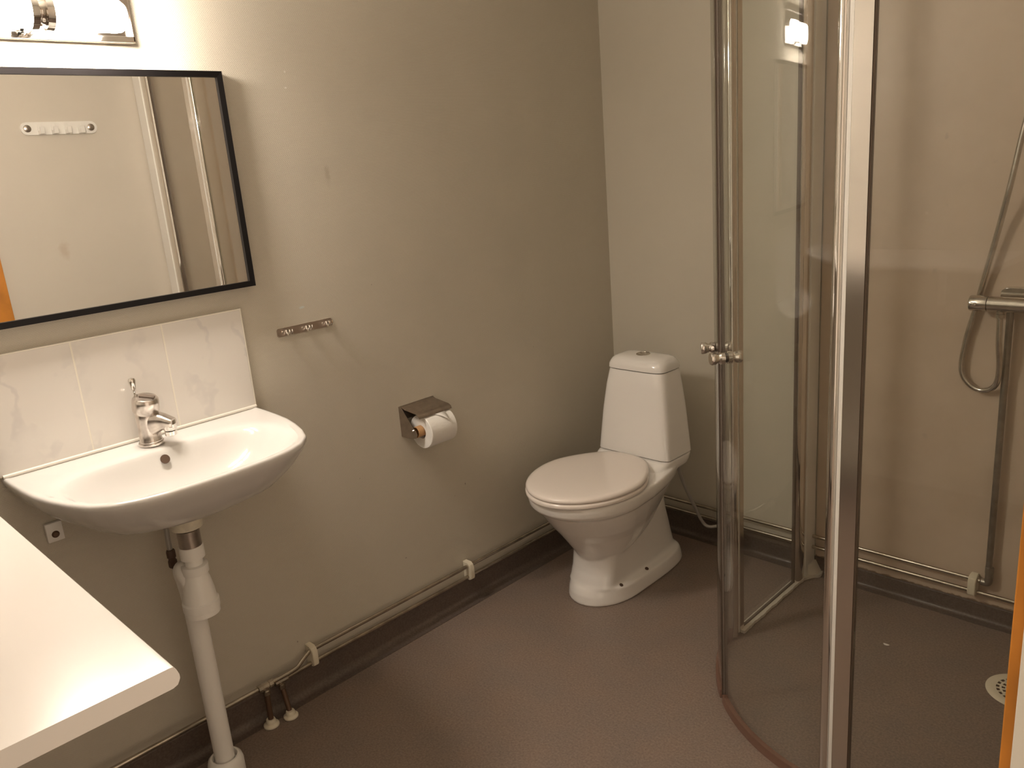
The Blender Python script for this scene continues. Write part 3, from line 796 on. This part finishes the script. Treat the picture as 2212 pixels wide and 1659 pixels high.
# A (runs along -y from the back wall)
wp = obj('wall_profile', box(SX-.014, SX+.016, -.072, -.0045, .006, ZT, .002), m_shprof, sh, False, label='white wall channel')
pts = [(SX-.013, -.066), (SX-.013, -.118), (SX-.008, -.126), (SX, -.130), (SX+.009, -.126), (SX+.015, -.116), (SX+.017, -.100), (SX+.015, -.082), (SX+.012, -.074), (SX+.012, -.066)]
cvr = obj('cover_strip', prism(pts, 'z', .006, ZT), m_chrome, sh, True, 50)
sub('gasket', box(SX-.005, SX+.006, -.1335, -.1295, .008, ZT), m_gask, cvr, smooth=False)
# B (runs along -x from the right wall)
obj('wall_profile', box(WX-.072, WX-.0045, SY-.016, SY+.014, .006, ZT, .002), m_shprof, sh, False, label='white wall channel')
pts = [(WX-.066, SY+.013), (WX-.118, SY+.013), (WX-.126, SY+.008), (WX-.130, SY), (WX-.126, SY-.009), (WX-.116, SY-.015), (WX-.100, SY-.018), (WX-.084, SY-.015), (WX-.074, SY-.012), (WX-.066, SY-.012)]
cvr = obj('cover_strip', prism(pts[::-1], 'z', .006, ZT), m_chrome, sh, True, 50)
sub('gasket', box(WX-.1335, WX-.1295, SY-.006, SY+.005, .008, ZT), m_gask, cvr, smooth=False)
# hinge posts: flat profile on the fixed pane, half-round pole towards the doors
def rounded(cx, cy, rx, ry, n=20, a0=0, a1=2*pi): return [(cx + rx*cos(lerp(a0, a1, k/n)), cy + ry*sin(lerp(a0, a1, k/n))) for k in range(n + (0 if a1-a0 > 6.2 else 1))]
ZP0 = .004
obj('flat_post', box(1.2910, 1.3245, SY-.0075, SY+.0075, ZP0, ZT+.02), m_alu, sh, False, label='wide flat brushed aluminium post')
obj('post_insert', box(1.2828, 1.2902, SY-.0065, SY+.006, ZP0, ZT+.02), m_shprof, sh, False)
obj('hinge_pole', prism(rounded(1.2715, SY, .0105, .0100, 28), 'z', ZP0, ZT+.02), m_chrome, sh, True, 60)
obj('post_gasket', box(1.3248, 1.3275, SY-.0055, SY+.0055, ZP0, ZT), m_gask, sh, False)
obj('flat_post', box(SX-.0075, SX+.0075, AY-.033, AY-.0115, ZP0, ZT+.02), m_alu, sh, False, label='flat brushed aluminium post')
obj('post_insert', box(SX-.006, SX+.006, AY-.0435, AY-.034, ZP0, ZT+.02, .001), m_shprof, sh, False)
obj('hinge_pole', prism(rounded(SX+.003, AY-.058, .0105, .0140, 28), 'z', ZP0, ZT+.02), m_chrome, sh, True, 60)
# doors
mid = radians(224.5); gapd = .010/RAD
def knob(p, d):
    prof = [(.0130, 0), (.0145, .001), (.0145, .010), (.0112, .0145), (.0112, .0175), (.0140, .022), (.0148, .031), (.0135, .0335), (0, .0338)]
    return lathe(prof, p, d, 28)
for side in (0, 1):
    if side == 0: a0, a1 = radians(180) + .125, mid - gapd    # hinged on the panel at the back wall
    else: a0, a1 = mid + gapd, radians(270) - .045           # hinged on the panel at the right wall
    dr = obj('door', arcwall(a0, a1, RAD-gt, RAD+gt, .018, ZT), m_glass, sh, True, 30, label='curved clear glass door')
    ae = a1 if side == 0 else a0
    s = 1 if side == 0 else -1
    x, y = AX + RAD*cos(ae), AY + RAD*sin(ae)
    # magnetic seal along the free edge
    sub('edge_seal', arcwall(ae - (0 if side == 0 else .013), ae + (.013 if side == 0 else 0), RAD-.0045, RAD+.0045, .012, ZT, 3), m_seal, dr, smooth=False)
    sub('seal_bead', arcwall(ae + s*.010 - .0014, ae + s*.010 + .0014, RAD-.0065, RAD+.0065, .012, ZT, 2), m_gask, dr, smooth=False)
    ak = ae - (.13 if side == 0 else -.050); zk = .950
    rd = Vector((cos(ak), sin(ak), 0)); pc = Vector((AX, AY, zk)) + rd*RAD
    sub('knob', knob(pc + rd*gt, rd), m_chrome, dr); sub('knob', knob(pc - rd*gt, -rd), m_chrome, dr)
    sub('washer', lathe([(.0105, -.005), (.0105, .005)], pc, rd, 20), m_dark, dr)
    sub('bottom_sweep', arcwall(a0, a1, RAD-.002, RAD+.010, .0015, .026), m_sweep, dr)
# silicone along the floor under the back pane and round the wall channel
random.seed(4)
L_ = []; Rr_ = []
nseg = 60
for i in range(nseg+1):
    y = lerp(-.482, -.085, i/nseg); j = .0005*sin(i*1.1) + .0004*sin(i*2.3)
    L_.append((SX-.010+j, y)); Rr_.append((SX+.017+j*1.4 + .0012*sin(i*.45), y))
Rr_ += [(SX+.024, -.070), (SX+.034, -.050), (SX+.045, -.042), (SX+.050, -.030), (SX+.048, -.014), (SX+.046, -.006)]
poly = L_ + [(SX-.014, -.05), (SX-.016, -.006)] + Rr_[::-1]
bm = prism(poly, 'z', .0006, .010)
obj('bottom_gasket', box(SX-.0045, SX+.0045, AY-.01, -.135, .0098, .0125), m_gask, sh, False)
obj('silicone_seal', bm, m_silic, sh, True, 30, label='thick white silicone bead on the floor')
bm = bmesh.new()
add_prism(bm, [(SX+.016, -.055), (SX+.030, -.048), (SX+.040, -.036), (SX+.040, -.0045), (SX+.016, -.0045)], 'z', .009, .045)
for v in bm.verts:
    if v.co.z > .04: v.co.x = lerp(v.co.x, SX+.016, .8)
obj('silicone_seal', bm, m_silic, sh, True, 60, label='white silicone lump at the wall channel')
obj('silicone_seal', box(AX+.04, WX-.07, SY-.010, SY+.014, .0006, .010, .002), m_silic, sh)

# ================================================================== shower mixer, hose, riser
mx_ = thing('shower_mixer', 'horizontal chrome thermostatic shower mixer on the shower wall', 'shower mixer', (1.38, -.05, .95))
MYy, MZz = -.062, .966
obj('body', tube([(1.305, MYy, MZz), (1.53, MYy, MZz)], .0198, 32), m_chrome_d, mx_)
hd_ = lathe([(.0205, 0), (.0208, .002), (.0208, .040), (.0195, .0425), (0, .043)], (1.3035, MYy, MZz), (-1, 0, 0), 32)
ho = obj('handle', hd_, m_chrome_d, mx_)
sub('grip_notch', box(1.262, 1.281, MYy-.0225, MYy-.014, MZz-.006, MZz+.006, .003), m_chrome, ho)
obj('handle', lathe([(.0205, 0), (.0208, .002), (.0208, .040), (.0195, .0425), (0, .043)], (1.5315, MYy, MZz), (1, 0, 0), 32), m_chrome_d, mx_)
for x in (1.40, 1.50):
    obj('inlet', lathe([(.020, 0), (.020, .004), (.012, .010), (.012, .05)], (x, -.0045, MZz-.004), (0, -1, 0), 28), m_chrome_d, mx_)
obj('outlet', lathe([(.0085, -.020), (.0115, -.019), (.0115, -.009), (.010, -.008), (.010, 0)], (1.335, MYy, MZz-.017), (0, 0, 1), 8), m_chrome_d, mx_)
# soap tray behind the body
bm = bmesh.new()
poly = [(1.322, MZz-.008), (1.325, MZz+.031), (1.334, MZz+.0375), (1.345, MZz+.039), (1.47, MZz+.039), (1.48, MZz+.031), (1.482, MZz-.008)]
add_prism(bm, poly, 'y', -.030, -.0045)
bmesh.ops.bevel(bm, geom=bm.edges[:], offset=.0015, segments=2, affect='EDGES')
obj('wall_plate', bm, m_chrome_d, mx_)
rz = thing('riser_pipe', 'dull grey vertical pipe from the shower mixer down to the skirting pipes', 'pipe', (1.345, -.022, .13))
obj('pipe', tube([(1.350, -.028, MZz-.02), (1.350, -.026, .165)], .0088, 16), m_riser, rz)
obj('elbow', tube(catmull([(1.352, -.026, .175), (1.352, -.026, .150), (1.348, -.025, .140), (1.334, -.024, .139)], 5), .0108, 16), m_riser, rz)
obj('nut', lathe([(.009, -.010), (.0118, -.009), (.0118, .009), (.009, .010)], (1.352, -.026, .182), (0, 0, 1), 8), m_riser, rz)
hpts = catmull([(1.43, -.07, 1.80), (1.395, -.065, 1.60), (1.357, -.060, 1.43), (1.332, -.055, 1.271), (1.308, -.036, 1.155), (1.278, -.024, 1.009), (1.262, -.021, .93), (1.248, -.020, .865), (1.239, -.020, .79),
                (1.244, -.020, .752), (1.263, -.021, .727), (1.290, -.024, .716), (1.318, -.030, .724), (1.335, -.040, .750), (1.340, -.050, .80), (1.337, -.060, .86), (1.335, -.062, .93)], 40)
def resample(P, step):
    out = [P[0].copy()]; acc = 0.0
    for a, b in zip(P, P[1:]):
        L_ = (b-a).length; d = step-acc
        while d <= L_:
            out.append(a.lerp(b, d/L_)); d += step
        acc = (acc+L_) % step
    return out
hpts = resample(hpts, .0016)
rad = [.0066 + (.0012 if i % 2 else 0) for i in range(len(hpts))]
tag(obj('shower_hose', tube(hpts, .006, 12, radii=rad), m_chrome_d, smooth=True, angle=80), 'looping ribbed metal shower hose hanging beside the mixer', 'hose')

# ================================================================== floor drain + scrap
fd = thing('floor_drain', 'round white perforated floor drain cover in the shower floor', 'floor drain', (1.508, -.298, 0))
obj('rim', lathe([(.060, .0005), (.0605, .003), (.075, .0025), (.078, .0005), (.078, 0), (.058, 0)], (1.508, -.298, .0002), (0, 0, 1), 64), m_clip, fd)
# grate: rings and spokes with real slots
bm = bmesh.new()
def annulus(bm, r0, r1, a0, a1, z0, z1, n=6):
    pts = [(1.508 + r0*cos(lerp(a0, a1, k/n)), -.298 + r0*sin(lerp(a0, a1, k/n))) for k in range(n+1)] + [(1.508 + r1*cos(lerp(a1, a0, k/n)), -.298 + r1*sin(lerp(a1, a0, k/n))) for k in range(n+1)]
    add_prism(bm, pts, 'z', z0, z1)
for r0, r1 in ((.054, .0612), (.041, .046), (.028, .033), (.012, .019)):
    for q in range(8): annulus(bm, r0, r1, q*pi/4, (q+1)*pi/4, .0012, .0032)
for r0, r1, ns in ((.046, .054, 20), (.033, .041, 16), (.019, .028, 10)):
    for q in range(ns):
        a = 2*pi*q/ns; w = .0022/r0; annulus(bm, r0-.0002, r1+.0002, a-w, a+w, .0012, .0031, 2)
add_lathe(bm, [(.0125, .0012), (.0125, .0032), (0, .0034)], (1.508, -.298, 0))
obj('grate', bm, m_clip, fd, False)
obj('sump', lathe([(.057, .0), (.057, .0008), (0, .0008)], (1.508, -.298, .0001), (0, 0, 1), 48), m_brown, fd)
bm = bmesh.new()
poly = [(1.168 + .0075*cos(a)*(1+.3*sin(3*a)), -.290 + .005*sin(a)*(1+.3*cos(2*a))) for a in [2*pi*k/14 for k in range(14)]]
add_prism(bm, poly, 'z', .0004, .0016)
tag(obj('paper_scrap', bm, m_paper), 'tiny white paper scrap on the shower floor', 'scrap')

# ================================================================== white hook rail on the right wall (seen in the mirror)
ha, hb, hz = -1.415, -1.132, 1.694
wh = thing('white_hook_rail', 'white plastic hook rail with two dark screws, reflected in the mirror', 'hook rail', (WX, (ha+hb)/2, hz))
pts = []
for c, a0 in ((hb-.024, -pi/2), (ha+.024, pi/2)):
    for k in range(9): a = a0 + pi*k/8; pts.append((c + .024*cos(a), hz + .024*sin(a)))
obj('plate', prism(pts, 'x', WX-.012, WX), m_plast, wh, True, 50)
for y in (ha+.024, hb-.024):
    obj('screw', lathe([(.014, 0), (.013, .003), (.008, .005), (0, .006)], (WX-.012, y, hz), (-1, 0, 0), 20), m_steel, wh, label='dark round screw cap')
for k in range(4):
    y = lerp(ha+.067, hb-.067, k/3)
    bm = prism([(WX-.012, hz-.023), (WX-.045, hz-.022), (WX-.048, hz+.004), (WX-.042, hz+.004), (WX-.038, hz-.010), (WX-.020, hz-.010), (WX-.012, hz+.018)], 'y', y-.008, y+.008)
    bmesh.ops.bevel(bm, geom=bm.edges[:], offset=.001, segments=1, affect='EDGES')
    obj('hook', bm, m_plast, wh)
